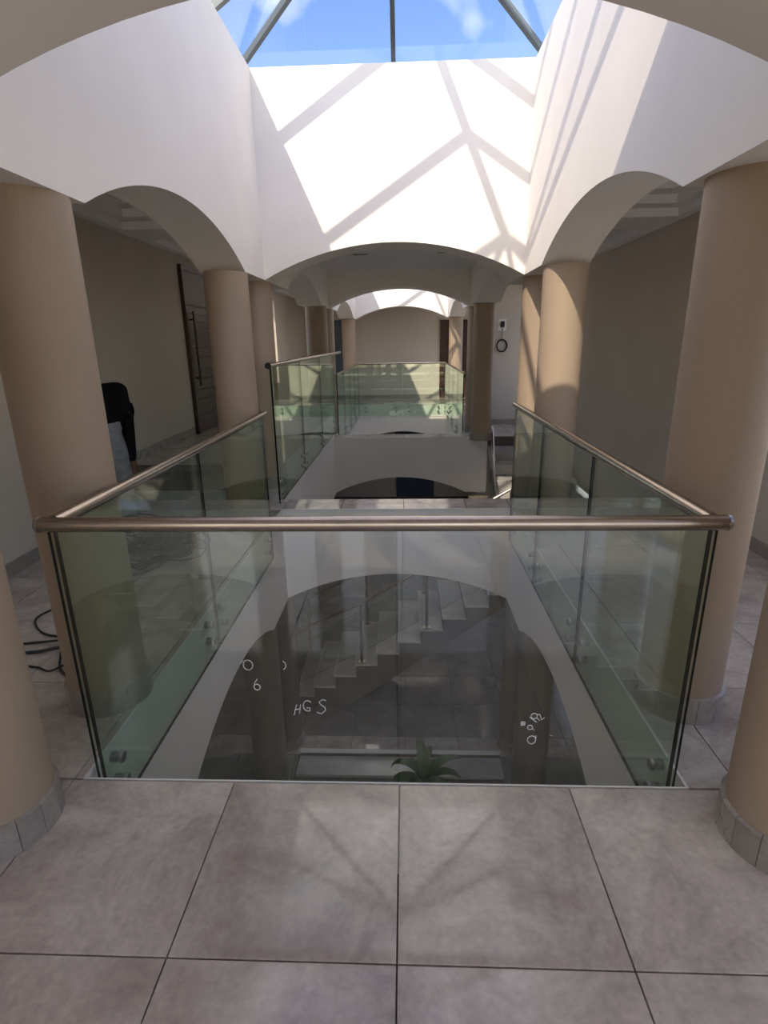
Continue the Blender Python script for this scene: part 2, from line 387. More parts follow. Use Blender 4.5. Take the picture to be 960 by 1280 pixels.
# sunken planting bed is cut from tiles only: tiles stop at its rim
tiles(gfl, WL, WR, 5.08, 5.38, GF, py=5.08, m=M_TILE)  # same floor; paler tile colour stands for light falling from the well
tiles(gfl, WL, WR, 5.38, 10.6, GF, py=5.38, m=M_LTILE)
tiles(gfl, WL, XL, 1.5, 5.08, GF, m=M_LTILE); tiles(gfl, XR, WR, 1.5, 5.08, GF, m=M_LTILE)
rim = empty('planter_kerb', (-.09, 5.03, GF), 'low dark kerb in front of the staircase behind the plant', 'kerb')
box('kerb_face', -1.1, 1.1, 0, .035, -.0125, .06, M_GROUT, rim); box('kerb_cap', -1.1, 1.1, -.003, .05, .06, .075, M_TRIM, rim)
box('lower_ledge', -1.1, 1.1, -.28, -.001, -.0125, .02, M_STEP, rim)

# skirting boards
def skirt(name, x0, x1, y0, y1, z0, h=.10): return struct(box(name, x0, x1, y0, y1, z0, z0+h, M_SKIRT))
skirt('baseboard_left', WL, WL+.012, YB, 5.08, 0); skirt('baseboard_left', WL, WL+.012, 5.38, 7.22, .4)
skirt('baseboard_left', WL, WL+.012, 8.26, Y3, .4)
skirt('baseboard_right', WR-.012, WR, YB, 5.45, 0); skirt('baseboard_end', -1.4, .9, YE-.012, YE, 0)
skirt('baseboard_left', WL, WL+.012, Y3, YE, 0); skirt('baseboard_right', WR-.012, WR, 10.75, YE, 0)
skirt('baseboard_stairwell', 1.38, WR, 10.588, 10.60, 0)

# ------------------------------------------------------------------ columns
RC = 0.165
def column(x, y, z0, z1, label, group=None, skirts=True):
    c = empty('column', (x, y, z0), label, 'column', group)
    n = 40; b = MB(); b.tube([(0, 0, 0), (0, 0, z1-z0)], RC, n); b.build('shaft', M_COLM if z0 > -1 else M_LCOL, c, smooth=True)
    if not skirts: return c
    N = 14; me = None
    for k in range(N):
        if me is None:
            bb = MB(); a = math.pi/N-.006; ri, ro = RC+.0005, RC+.014; q = []
            for t in (-a, -a/2, 0, a/2, a):
                q.append((t,))
            vs = []
            for (t,) in q:
                vs += [(ri*math.cos(t), ri*math.sin(t), 0), (ro*math.cos(t), ro*math.sin(t), 0), (ro*math.cos(t), ro*math.sin(t), .115), (ri*math.cos(t), ri*math.sin(t), .12)]
            fs = [(3, 2, 1, 0), (16, 17, 18, 19)]
            for i in range(4):
                for j in range(4): fs.append((i*4+j, i*4+(j+1) % 4, i*4+4+(j+1) % 4, i*4+4+j))
            bb.add(vs, fs); o = bb.build('skirt_tile', M_SKIRT, c); me = o.data
        else:
            o = bpy.data.objects.new('skirt_tile', me); COL.objects.link(o); o.parent = c
        o.rotation_euler = (0, 0, 2*math.pi*k/N)
    return c
XCL, XCR = -1.375, 1.195
rows = [(1.44, 'nearest'), (2.16, 'second'), (4.52, 'third'), (5.28, 'fourth'), (8.95, 'fifth'), (9.78, 'sixth'), (13.95, 'farthest')]
desc = {
 (0, 'l'): 'round taupe column cut off by the lower left picture edge, tiled foot',
 (0, 'r'): 'round taupe column cut off by the lower right picture edge, tiled foot',
 (1, 'l'): 'tall taupe column beside the near left corner of the front glass balustrade',
 (1, 'r'): 'tall taupe column beside the near right corner of the front glass balustrade',
 (2, 'l'): 'taupe column overlapping the dark timber door on the left',
 (2, 'r'): 'wide sunlit column behind right handrail, lower half in curved shadow',
 (3, 'l'): 'taupe column just behind the left one that overlaps the timber door',
 (3, 'r'): 'slim-looking sunlit column directly left of the wide sunlit one',
 (4, 'l'): 'dark shaded column left of the second well, behind the left balustrade end',
 (4, 'r'): 'dark shaded column right of the second well, by the stair handrail top',
 (5, 'l'): 'narrow sliver of column right behind the dark left shaded column',
 (5, 'r'): 'narrow sliver of column beside the dark right shaded column',
 (6, 'l'): 'far grey column at the left end of the farthest cross balustrade',
 (6, 'r'): 'far sunlit cream column at the right end of the farthest cross balustrade'}
for i, (y, w) in enumerate(rows):
    for x, sd_ in ((XCL, 'l'), (XCR, 'r')):
        z0 = 0.2 if (i == 3 and sd_ == 'l') else (0.4 if (i == 4 and sd_ == 'l') else 0.0)
        column(x, y, z0, ZS, desc[(i, sd_)])
lows = [(2.16, 'shaded ground floor column under the near %s beam, below the front glass'),
        (4.52, 'dark ground floor column under the %s arch, seen through the front glass'),
        (5.28, 'ground floor column at the far %s corner beside the tiled plinth strip'),
        (8.95, 'ground floor column behind the staircase on the %s')]
for y, w in lows:
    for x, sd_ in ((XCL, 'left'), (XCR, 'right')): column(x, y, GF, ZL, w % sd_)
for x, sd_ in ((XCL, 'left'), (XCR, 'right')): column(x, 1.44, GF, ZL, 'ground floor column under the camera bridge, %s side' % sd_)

# ------------------------------------------------------------------ skylights
def poly_pane(name, pts, parent, th=.008):
    P = [Vector(p) for p in pts]; n = (P[1]-P[0]).cross(P[2]-P[0]).normalized()*th; k = len(P)
    vs = P+[p+n for p in P]
    fs = [tuple(range(k-1, -1, -1)), tuple(range(k, 2*k))]+[(i, (i+1) % k, k+(i+1) % k, k+i) for i in range(k)]
    return mobj(name, vs, fs, M_ROOFGLASS, parent)
def skylight(y0, y1, nodes, label):
    t = empty('skylight', (0, 0, 0), label, 'skylight')
    x0, x1, zb, zr, xm = XL-.14, XR+.14, 3.625, 4.42, -.09
    a0, a1 = y0-.14, y1+.14
    cb = MB(); w = .09
    cb.box(x0-w, x0+.02, a0-w, a1+w, 3.6005, 3.645); cb.box(x1-.02, x1+w, a0-w, a1+w, 3.6005, 3.645)
    cb.box(x0+.02, x1-.02, a0-w, a0+.02, 3.6005, 3.645); cb.box(x0+.02, x1-.02, a1-.02, a1+w, 3.6005, 3.645)
    cb.build('curb_frame', M_FRAME, t)
    yn, yf = nodes[0], nodes[-1]
    bar('ridge_bar', (xm, yn, zr), (xm, yf, zr), .05, .07, M_FRAME, t)
    for y in nodes:
        for xe in (x0, x1): bar('rafter_bar', (xe, y, zb), (xm, y, zr), .045, .06, M_FRAME, t)
    for ye, yy in ((a0, yn), (a1, yf)):
        for xe in (x0, x1): bar('hip_bar', (xe, ye, zb), (xm, yy, zr), .038, .045, M_FRAME, t)
        bar('rafter_bar', (xm, ye, zb), (xm, yy, zr), .036, .05, M_FRAME, t)
        for xe in (x0, x1): poly_pane('pane', [(xe, ye, zb), (xm, ye, zb), (xm, yy, zr)], t)
        for xe in (x0, x1): poly_pane('pane', [(xe, ye, zb), (xe, yy, zb), (xm, yy, zr)], t)
    for i in range(len(nodes)-1):
        for xe in (x0, x1): poly_pane('pane', [(xe, nodes[i], zb), (xe, nodes[i+1], zb), (xm, nodes[i+1], zr), (xm, nodes[i], zr)], t)
skylight(1.55, 5.10, [2.67, 3.55, 4.43], 'glazed hipped roof light with dark bars over the near stairwell void')
skylight(9.55, 14.20, [10.3, 11.3, 12.3, 13.5], 'second glazed hipped roof light over the far void')

# ------------------------------------------------------------------ balustrades
def panel(parent, a, b_, z0, z1, th=.015, name='glass_panel', gm=None):
    """vertical glass panel from plan point a to b_; edges dark, faces glass"""
    a = Vector((*a, 0)); b_ = Vector((*b_, 0)); d = (b_-a).normalized(); n = Vector((-d.y, d.x, 0))*th/2
    za, zb_ = (z0 if isinstance(z0, tuple) else (z0, z0)); zc, zd = (z1 if isinstance(z1, tuple) else (z1, z1))
    Z = Vector((0, 0, 1))
    vs = [a-n+Z*za, b_-n+Z*zb_, b_+n+Z*zb_, a+n+Z*za, a-n+Z*zc, b_-n+Z*zd, b_+n+Z*zd, a+n+Z*zc]
    fs = [(0,3,2,1),(4,5,6,7),(0,1,5,4),(1,2,6,5),(2,3,7,6),(3,0,4,7)]
    return mobj(name, vs, fs, None, parent, mats=[gm or M_GLASS, M_EDGE], idx=[1, 1, 0, 1, 0, 1])
_so = {}
def standoff(parent, p, n):
    """steel standoff at p on the glass; n points from glass to the slab face"""
    if 'm' not in _so:
        b = MB(); b.tube([(0, 0, .006), (0, 0, .0295)], .021, 14)
        b.tube([(0, 0, -.006), (0, 0, -.010), (0, 0, -.0101), (0, 0, -.020), (0, 0, -.023)], [.018, .018, .024, .024, .021], 14)
        o = b.build('standoff', M_CHROME, parent, smooth=True); _so['m'] = o.data
    else:
        o = bpy.data.objects.new('standoff', _so['m']); COL.objects.link(o); o.parent = parent
    o.location = p; o.rotation_euler = Vector(n).to_track_quat('Z', 'Y').to_euler()
def rail(parent, pts, rad=.025, name='handrail'):
    b = MB(); b.tube(pts, rad, 20); return b.build(name, M_STEEL, parent, smooth=True)
def run(parent, axis, c, seams, z0, z1, nrm, sz=(-.06, -.17), inset=.10, gap=.006, gm=None):
    for i in range(len(seams)-1):
        a, b_ = seams[i]+gap, seams[i+1]-gap
        if axis == 'y': panel(parent, (c, a), (c, b_), z0, z1, gm=gm)
        else: panel(parent, (a, c), (b_, c), z0, z1, gm=gm)
        for s in (a+inset, b_-inset):
            for z in sz:
                standoff(parent, (c, s, z) if axis == 'y' else (s, c, z), nrm)
GL, GR, GY = XL+.030, XR-.030, Y1+.055
RZ = 0.985
t = empty('glass_balustrade', (-.09, GY, 0), 'front frameless glass balustrade nearest the camera with thick steel handrail', 'balustrade')
t.location = (0, 0, 0)
run(t, 'x', GY, [GL-.012, -.035, GR+.012], -.27, .965, (0, -1, 0), sz=(-.10, -.20), gap=.0025, gm=M_FRONTGLASS)
rail(t, [(GL-.035, GY, RZ), (GR+.035, GY, RZ)], .025)
b = MB(); b.tube([(GL-.035, GY, RZ), (GL-.045, GY, RZ)], [.027, .024], 20); b.build('rail_end_cap', M_CHROME, t, smooth=True)
b = MB(); b.tube([(GR+.035, GY, RZ), (GR+.045, GY, RZ)], [.027, .024], 20); b.build('rail_end_cap', M_CHROME, t, smooth=True)
# marker writing on the front glass
def stroke(parent, name, strokes):
    for s_ in strokes:
        b = MB(); b.tube([(x, GY-.0078, z) for x, z in s_], .0015, 5); b.build(name, M_CHALK, parent)
def ell(cx, cz, rx, rz, a0=0, a1=360, n=16):
    return [(cx+rx*math.cos(math.radians(a0+(a1-a0)*i/n)), cz+rz*math.sin(math.radians(a0+(a1-a0)*i/n))) for i in range(n+1)]
stroke(t, 'marker_writing', [[(-.412, .255), (-.400, .300)], [(-.392, .262), (-.386, .300)], [(-.408, .277), (-.386, .283)],
    ell(-.360, .295, .016, .022, 40, 300), [(-.352, .274), (-.352, .287), (-.364, .286)],
    [(-.292, .318), (-.305, .322), (-.318, .312), (-.312, .300), (-.298, .290), (-.296, .276), (-.312, .262), (-.328, .268)]])
stroke(t, 'marker_writing', [ell(-.563, .462, .017, .020), [(-.590, .470), (-.580, .480)],
    [(-.535, .405), (-.545, .39), (-.549, .375)], ell(-.538, .372, .011, .012)])
stroke(t, 'marker_writing', [ell(-.44, .462, .012, .016, 280, 440)])
# small rotated figures 9 2 over 9, square mark and O
stroke(t, 'marker_writing', [ell(.452, .262, .011, .011), [(.460, .256), (.472, .244)], [(.463, .270), (.472, .268), (.476, .258), (.478, .246), (.489, .256)],
    [(.436, .258), (.462, .236)], ell(.440, .214, .009, .009), [(.447, .209), (.455, .203)],
    ell(.449, .160, .015, .017), [(.464, .178), (.462, .150)],
    [(.407, .223), (.421, .223), (.421, .237), (.407, .237), (.407, .223)], [(.414, .223), (.414, .237)], [(.407, .230), (.421, .230)],
    [(.513, .182), (.523, .178)]])

t = empty('glass_balustrade', (0, 0, 0), 'left side glass balustrade of the near void, beside the cable pile', 'balustrade')
run(t, 'y', GL, [GY+.012, 3.04, 4.52], -.27, .965, (-1, 0, 0), inset=.11)
rail(t, [(GL, GY+.02, RZ), (GL, 4.60, RZ)])
b = MB(); b.tube([(GL, 4.56, RZ), (GL-.03, 4.62, RZ+.005), (GL-.10, 4.64, RZ+.005)], .010, 10); b.build('rail_bracket', M_CHROME, t, smooth=True)
t = empty('glass_balustrade', (0, 0, 0), 'right side glass balustrade of the near void, below the sunlit columns', 'balustrade')
run(t, 'y', GR, [GY+.012, 2.86, 3.95, 4.98], -.27, .965, (1, 0, 0), inset=.11)
rail(t, [(GR, GY+.02, RZ), (GR, 5.04, RZ)])
t = empty('glass_balustrade', (0, 0, 0), 'raised left glass balustrade along the stair void with round black rail end', 'balustrade')
run(t, 'y', GL, [4.92, 6.30, 7.75, Y3], .11, 1.34, (-1, 0, 0), sz=(.19, .30), inset=.09)
rail(t, [(GL, 4.86, 1.36), (GL, 10.2, 1.36)], .022)
b = MB(); b.tube([(GL, 4.845, 1.36), (GL, 4.86, 1.36)], .027, 18); b.build('rail_end_cap', M_BLACK, t, smooth=True)
# far void: left, right and far end
t = empty('glass_balustrade', (0, 0, 0), 'far void glass balustrade on its left side, sloping to the back', 'balustrade')
run(t, 'y', GL, [9.62, 10.75, 11.9, 13.0, 14.1], -.27, .99, (-1, 0, 0))
rail(t, [(GL, 9.6, 1.01), (GL, 14.15, 1.01)], .02)
t = empty('glass_balustrade', (0, 0, 0), 'far void glass balustrade on its right side under the sunlit column', 'balustrade')
run(t, 'y', GR, [9.62, 10.75, 11.9, 13.0, 14.1], -.27, .99, (1, 0, 0))
rail(t, [(GR, 9.6, 1.01), (GR, 14.15, 1.01)], .02)
t = empty('glass_balustrade', (0, 0, 0), 'farthest glass balustrade crossing in front of the end wall', 'balustrade')
run(t, 'x', 14.15, [GL, -.09, GR], -.27, .99, (0, 1, 0), inset=.16)
rail(t, [(GL, 14.15, 1.01), (GR, 14.15, 1.01)], .02)

# ------------------------------------------------------------------ staircase
SY0, SY1 = 5.95, 7.05
gx, rz = 0.267, 0.1605
st = empty('staircase', (-1.4, SY0, GF), 'grey tiled staircase rising to the right below the bridge', 'staircase')
st.location = (0, 0, 0)
NS = 9
nose = [(-1.168+gx*i, -2.587+rz*i) for i in range(NS)]
# body: saw-tooth profile with a sloping soffit
prof = [(-1.40, GF), (-1.40, -2.735), (-1.168, -2.735)]
for i, (x, z) in enumerate(nose):
    prof += [(x, z-.03 if False else z-.022), (x+gx, z-.022)]
xt, ztp = nose[-1][0]+gx, nose[-1][1]
LZ = ztp+rz
prof += [(xt, LZ-.022), (2.55, LZ-.022), (2.55, LZ-.20), (xt+.10, LZ-.20), (-.72, GF)]
n = len(prof); vs = [(x, SY0+.012, z) for x, z in prof]+[(x, SY1-.012, z) for x, z in prof]
fs = [tuple(range(n)), tuple(range(2*n-1, n-1, -1))]+[(i, i+n, (i+1) % n+n, (i+1) % n) for i in range(n)]
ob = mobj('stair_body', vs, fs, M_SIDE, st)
bm = bmesh.new(); bm.from_mesh(ob.data); bmesh.ops.recalc_face_normals(bm, faces=bm.faces); bm.to_mesh(ob.data); bm.free()
box('tread', -1.42, -1.168, SY0-.005, SY1, -2.735, -2.713, M_STEP, st)
me = None
for i, (x, z) in enumerate(nose):
    if me is None:
        bb = MB(); bb.box(-.006, gx-.001, .004, SY1-SY0, -.022, 0); bb.box(-.012, -.0061, 0, SY1-SY0, -.022, .0012, 1); bb.box(-.006, gx-.001, 0, .0039, -.022, .0012, 1)
        o = bb.build('tread', M_STEP, st, mats=[M_STEP, M_TRIM]); me = o.data
    else:
        o = bpy.data.objects.new('tread', me); COL.objects.link(o); o.parent = st
    o.location = (x, SY0, z)
box('landing_tile', xt-.012, 2.55, SY0, SY1, LZ-.022, LZ, M_STEP, st)
# upper flight rising away from the camera along the right wall
UX0, UX1 = 1.36, 2.55
NR = round((0-LZ)/.165); ur = (0-LZ)/NR; ug = (9.25-7.05)/(NR-1)
st2 = empty('staircase', (0, 0, 0), 'upper stair flight climbing away beside the right handrail', 'staircase')
prof = [(SY1, LZ-.20), (SY1, LZ+ur-.022)]
for i in range(NR-1):
    y = SY1+ug*i; z = LZ+ur*(i+1)
    prof += [(y, z-.022), (y+ug, z-.022)]
prof += [(9.25, -.20)]
pp = []
for q in prof:
    if not pp or (abs(pp[-1][0]-q[0])+abs(pp[-1][1]-q[1])) > 1e-5: pp.append(q)
prof = pp; n = len(prof)
vs = [(UX0, y, z) for y, z in prof]+[(UX1, y, z) for y, z in prof]
fs = [tuple(range(n)), tuple(range(2*n-1, n-1, -1))]+[(i, i+n, (i+1) % n+n, (i+1) % n) for i in range(n)]
ob = mobj('stair_body', vs, fs, M_STEP, st2)
bm = bmesh.new(); bm.from_mesh(ob.data); bmesh.ops.recalc_face_normals(bm, faces=bm.faces); bm.to_mesh(ob.data); bm.free()
me = None
for i in range(NR-1):
    if me is None:
        bb = MB(); bb.box(0, UX1-UX0, -.012, ug-.001, -.022, 0); o = bb.build('tread', M_STEP, st2); me = o.data
    else:
        o = bpy.data.objects.new('tread', me); COL.objects.link(o); o.parent = st2
    o.location = (UX0, SY1+ug*i, LZ+ur*(i+1))
# balustrades of the flights
def stair_rail(y, label, off):
    t = empty('stair_balustrade', (0, 0, 0), label, 'balustrade')
    posts = [(-1.385, GF+.125)]+[(nose[i][0]+.07, nose[i][1]) for i in (2, 5, 8)]
    tops = []
    for k_, (x, z) in enumerate(posts):
        h = .80 if k_ else .86
        b = MB(); b.tube([(x, y, z), (x, y, z+h)], .019, 12); b.tube([(x, y, z), (x, y, z+.008)], .045, 14)
        for hz in (.2, .6): b.tube([(x-.028, y, z+hz), (x+.028, y, z+hz)], .014, 8)
        b.build('post', M_STEEL, t, smooth=True); tops.append((x, y, z+h))
    rail(t, tops+[(tops[-1][0]+.3, y, tops[-1][2]+.3*rz/gx)], .02)
    for k_ in range(3):
        (xa, za), (xb, zb_) = posts[k_], posts[k_+1]
        h0 = .16
        panel(t, (xa+.035, y), (xb-.035, y), (za+h0, zb_+h0-.03), (za+.70, zb_+.68), th=.008, gm=M_FRONTGLASS)
stair_rail(SY0+.06, 'steel post and glass railing on the near side of the lower stair flight', 0)
stair_rail(SY1-.06, 'steel post and glass railing on the rear side of the lower stair flight', 0)
t = empty('stair_balustrade', (0, 0, 0), 'slender steel handrail with narrow glass descending by the upper flight', 'balustrade')
pa, pb = (1.40, 9.05, .17), (1.31, 8.08, -.40)
pc = (1.30, 7.2, -.92)
rail(t, [pa, pb, pc], .02)
for (x, y, z) in (pa, pb, pc):
    zz = LZ+ur*max(1, math.floor((y-SY1)/ug)+1)
    b = MB(); b.tube([(x, y, min(z-.9, zz)-.02), (x, y, z)], .016, 10); b.build('post', M_CHROME, t, smooth=True)
for (a, c) in ((pa, pb), (pb, pc)):
    panel(t, (c[0], c[1]+.04), (a[0], a[1]-.04), (c[2]-.85, a[2]-.85), (c[2]-.06, a[2]-.06), th=.008)

# ------------------------------------------------------------------ doors
def plank_door(idx, loc, rotz, w, h, m, planks, handle=True, frame=.06):
    d = empty('door_%d' % idx, loc); d.rotation_euler = (0, 0, rotz); d['kind'] = 'structure'
    fb = MB(); fb.box(0, frame, -.05, 0, 0, h); fb.box(w-frame, w, -.05, 0, 0, h); fb.box(frame, w-frame, -.05, 0, h-frame, h)
    fb.build('door_frame', m, d)
    top = h-frame
    if planks:
        hl = 1.62
        box('top_panel', frame, w-frame, -.035, 0, hl+.008, top, m, d)
        zz = [0.0, .22, .44, .56, .70, .84, .98, 1.12, 1.24, 1.34, 1.43, 1.52, 1.61]
        for i in range(len(zz)-1): box('plank', frame, w-frame, -.030, 0, zz[i]+.004, zz[i+1]-.004, m, d)
    else:
        box('leaf', frame, w-frame, -.03, 0, 0, top, m, d)
    if handle:
        b = MB(); hx = frame+.09
        b.tube([(hx, -.085, .62), (hx, -.085, 1.55)], .013, 10)
        for z in (.72, 1.45): b.tube([(hx, -.03, z), (hx, -.085, z)], .010, 8)
        b.build('door_handle', M_BLACK, d, smooth=True)
    return d
# on left wall, faces +x : local x runs along +y, local -y points to +x
plank_door(1, (WL, 7.255, .40), math.pi/2, .98, 2.09, M_DOOR, True)
plank_door(2, (.92, YE, 0), 0, .90, 2.06, M_DOOR, False, False)
plank_door(3, (-2.45, YE, 0), 0, .92, 2.10, M_BLUE, False, False)
plank_door(4, (-.30, YE, GF), 0, 1.1, 2.1, M_BLUE, False, False)
plank_door(5, (1.12, 10.6-.0, GF), 0, .2, 2.1, M_BLUE, False, False) if False else None

# ------------------------------------------------------------------ wall socket with coiled cable on the stairwell wall
t = empty('wall_socket', (1.74, 10.60, 1.80), 'small grey control box with coiled cable hanging on stairwell wall', 'socket')
box('cover_plate', -.07, .07, -.006, 0, -.11, .09, M_PLASTICW, t); box('switch_box', -.035, .035, -.03, -.006, -.05, .05, M_BLACK, t)
b = MB(); b.tube([(0, -.02, -.05), (.006, -.02, -.15), (0, -.02, -.27)], .005, 6)
for k_, rr in enumerate((.085, .095, .090)):
    b.tube([(rr*math.cos(a*math.pi/12)+.004*k_, -.018-.008*k_, -.37+rr*1.15*math.sin(a*math.pi/12)) for a in range(25)], .008, 6)
b.build('cable_coil', M_BLACK, t, smooth=True)

# ------------------------------------------------------------------ cables on the floor
def smoothpath(pts, n=8):
    P = [Vector(p) for p in pts]; out = []
    for i in range(len(P)-1):
        p0, p1, p2, p3 = P[max(i-1, 0)], P[i], P[i+1], P[min(i+2, len(P)-1)]
        for k_ in range(n):
            t_ = k_/n
            out.append(.5*((2*p1)+(-p0+p2)*t_+(2*p0-5*p1+4*p2-p3)*t_*t_+(-p0+3*p1-3*p2+p3)*t_**3))
    return out+[P[-1]]
def cable(name, pts, rad, label, plug=None, group=None):
    b = MB(); b.tube(smoothpath(pts), rad, 7)
    if plug: b.tube([plug[0], plug[1]], [.016, .011], 8)
    o = b.build(name, M_BLACK, None, smooth=True); return setp(o, label, 'cable', group)
cable('power_cable', [(-2.10, 3.10, .006), (-2.17, 3.0, .006), (-2.20, 2.86, .006), (-2.05, 2.70, .006), (-1.86, 2.66, .006), (-1.68, 2.68, .006)], .006,
      'single black cable looping along floor behind the near left columns')
cable('power_cable', [(-2.06, 2.49, .007), (-1.95, 2.50, .010), (-1.84, 2.53, .02), (-1.70, 2.60, .010), (-1.60, 2.60, .008)], .009,
      'thick black cable end lying flat between the near left columns')
cable('power_cable', [(-2.10, 2.58, .007), (-1.98, 2.60, .01), (-1.86, 2.57, .03), (-1.80, 2.46, .02), (-1.73, 2.34, .008), (-1.62, 2.27, .007), (-1.55, 2.30, .007)], .0065,
      'black cable crossing the thick one and curving to column foot')
cable('power_cable', [(-1.97, 2.38, .006), (-1.86, 2.36, .006), (-1.78, 2.33, .006), (-1.72, 2.38, .016), (-1.67, 2.44, .014)], .005,
      'thin black lead with plug on the floor by the left column', plug=((-1.67, 2.44, .016), (-1.60, 2.45, .016)))
# tangled heap: several separate loops in one pile, too knotted to count
b = MB()
for k_ in range(34):
    cx, cy = random.gauss(-1.95, .09), random.gauss(4.02, .17); rr = random.uniform(.10, .26); zz = random.uniform(.01, .16)
    ph = random.uniform(0, 6.28); tl = random.uniform(-.5, .5); pts = []
    nn = random.randint(7, 12)
    for q in range(nn):
        a = ph+q*6.28/8
        pts.append((cx+rr*math.cos(a)*random.uniform(.75, 1.15), cy+rr*1.3*math.sin(a)*random.uniform(.75, 1.15), max(.008, zz+tl*rr*math.cos(a)*.5+random.uniform(-.02, .03))))
    b.tube(smoothpath(pts, 5), .0062, 6)
o = b.build('cable_pile', M_BLACK, None, smooth=True)
setp(o, 'tangled heap of black cables on the floor behind left glass', 'cable', kind='stuff')
cable('power_cable', [(-2.15, 4.0, .007), (-2.05, 3.72, .007), (-1.92, 3.62, .007), (-1.85, 3.75, .02), (-1.78, 4.0, .03)], .0065,
      'black lead trailing out of the tangled heap towards the camera')
cable('power_cable', [(-1.95, 4.1, .03), (-1.80, 3.80, .007), (-1.86, 3.56, .007), (-2.00, 3.47, .007), (-2.14, 3.46, .007)], .0065,
      'black lead curving left in front of the tangled heap')

# ------------------------------------------------------------------ plant
pl = empty('potted_plant', (.16, 4.40, GF), 'broad leaved green plant in dark pot at foot of the well', 'plant')
b = MB(); b.tube([(0, 0, 0), (0, 0, .02), (0, 0, .24), (0, 0, .25)], [.11, .12, .16, .165], 24); b.build('pot', M_POT, pl, smooth=True)
b = MB(); b.tube([(0, 0, .2501), (0, 0, .255)], .15, 20); b.build('soil', M_SOIL, pl)
def leaf(az, length, lift, width, droop):
    b = MB(); n = 12; d = Vector((math.cos(az), math.sin(az), 0)); s_ = Vector((-math.sin(az), math.cos(az), 0))
    p = Vector((0, 0, .25)); el = lift; vs = []; fs = []
    for i in range(n+1):
        t_ = i/n; w = 1.35*width*max(0, math.sin(math.pi*min(1, (t_*.93+.07)**.85)))**.65*.5*(1 if t_ > .12 else .45)+.002
        nrm = Vector((-d.x*math.sin(el), -d.y*math.sin(el), math.cos(el)))
        vs += [p-s_*w+nrm*w*.35, p-nrm*.004, p+s_*w+nrm*w*.35]
        p = p+(d*math.cos(el)+Vector((0, 0, 1))*math.sin(el))*length*.84/n; el -= droop/n*(0.4+1.6*t_)
    for i in range(n):
        k_ = i*3; fs += [(k_, k_+1, k_+4, k_+3), (k_+1, k_+2, k_+5, k_+4)]
    o = mobj('leaf', vs, fs, M_LEAF, pl, smooth=True)
    md = o.modifiers.new('thick', 'SOLIDIFY'); md.thickness = .002
for az, ln, li, w, dr in ((2.9, .58, 1.25, .075, 2.5), (3.5, .50, 1.0, .07, 2.3), (1.75, .60, 1.42, .08, 1.7), (1.3, .50, 1.35, .07, 1.8), (.35, .60, 1.1, .08, 1.7),
        (-.1, .55, 1.0, .075, 2.1), (-.9, .45, 1.1, .07, 2.0), (-1.8, .45, 1.1, .07, 2.0), (4.2, .45, .9, .06, 1.9), (2.3, .42, 1.2, .06, 2.2), (.8, .44, 1.2, .06, 2.3), (3.1, .42, .75, .06, 1.6), (5.9, .40, .8, .06, 1.8)):
    leaf(az, ln, li, w, dr)

# ------------------------------------------------------------------ bending person
def skin(name, joints, edges, m, parent, sub=2, root=0):
    me = bpy.data.meshes.new(name); me.from_pydata([j[:3] for j in joints], edges, []); me.update()
    o = bpy.data.objects.new(name, me); COL.objects.link(o); o.parent = parent; me.materials.append(m)
    md = o.modifiers.new('skin', 'SKIN'); md.use_smooth_shade = True
    for i, j in enumerate(joints):
        v = me.skin_vertices[0].data[i]
        rr = j[3] if isinstance(j[3], tuple) else (j[3], j[3]); v.radius = rr; v.use_root = (i == root)
    s_ = o.modifiers.new('sub', 'SUBSURF'); s_.levels = sub; s_.render_levels = sub
    return o
pe = empty('person', (-2.50, 4.42, 0), 'person in black top and light jeans bending over by the left wall', 'person')
# facing -x/+y (away to the left); forward direction F, right side R
F = Vector((-.12, .99, 0)).normalized(); Rt = Vector((F.y, -F.x, 0))
def pt(fw, rt, z): q = F*fw+Rt*(rt-(.09 if fw > .5 else 0)); return (q.x, q.y, z)
# bare body (one surface: head, neck, trunk, arms, hands, legs)
J = [(*pt(-.02, 0, .92), .075), (*pt(.10, 0, 1.08), .08), (*pt(.26, 0, 1.16), .085), (*pt(.40, 0, 1.16), .07), (*pt(.46, 0, 1.10), .05), (*pt(.55, 0, 1.04), .085), (*pt(.60, 0, .95), .075),
     (*pt(.22, .12, 1.08), .050), (*pt(.13, .175, .90), .038), (*pt(.08, .19, .64), .030), (*pt(.09, .19, .56), .028),
     (*pt(.30, -.12, 1.12), .055), (*pt(.34, -.17, .90), .040), (*pt(.44, -.15, .68), .030), (*pt(.48, -.14, .60), .028),
     (*pt(0, .10, .84), .095), (*pt(.05, .11, .48), .062), (*pt(-.03, .12, .10), .042),
     (*pt(0, -.10, .84), .095), (*pt(.07, -.11, .48), .062), (*pt(.0, -.12, .10), .042)]
E_ = [(0, 1), (1, 2), (2, 3), (3, 4), (4, 5), (5, 6), (2, 7), (7, 8), (8, 9), (9, 10), (2, 11), (11, 12), (12, 13), (13, 14), (0, 15), (15, 16), (16, 17), (0, 18), (18, 19), (19, 20)]
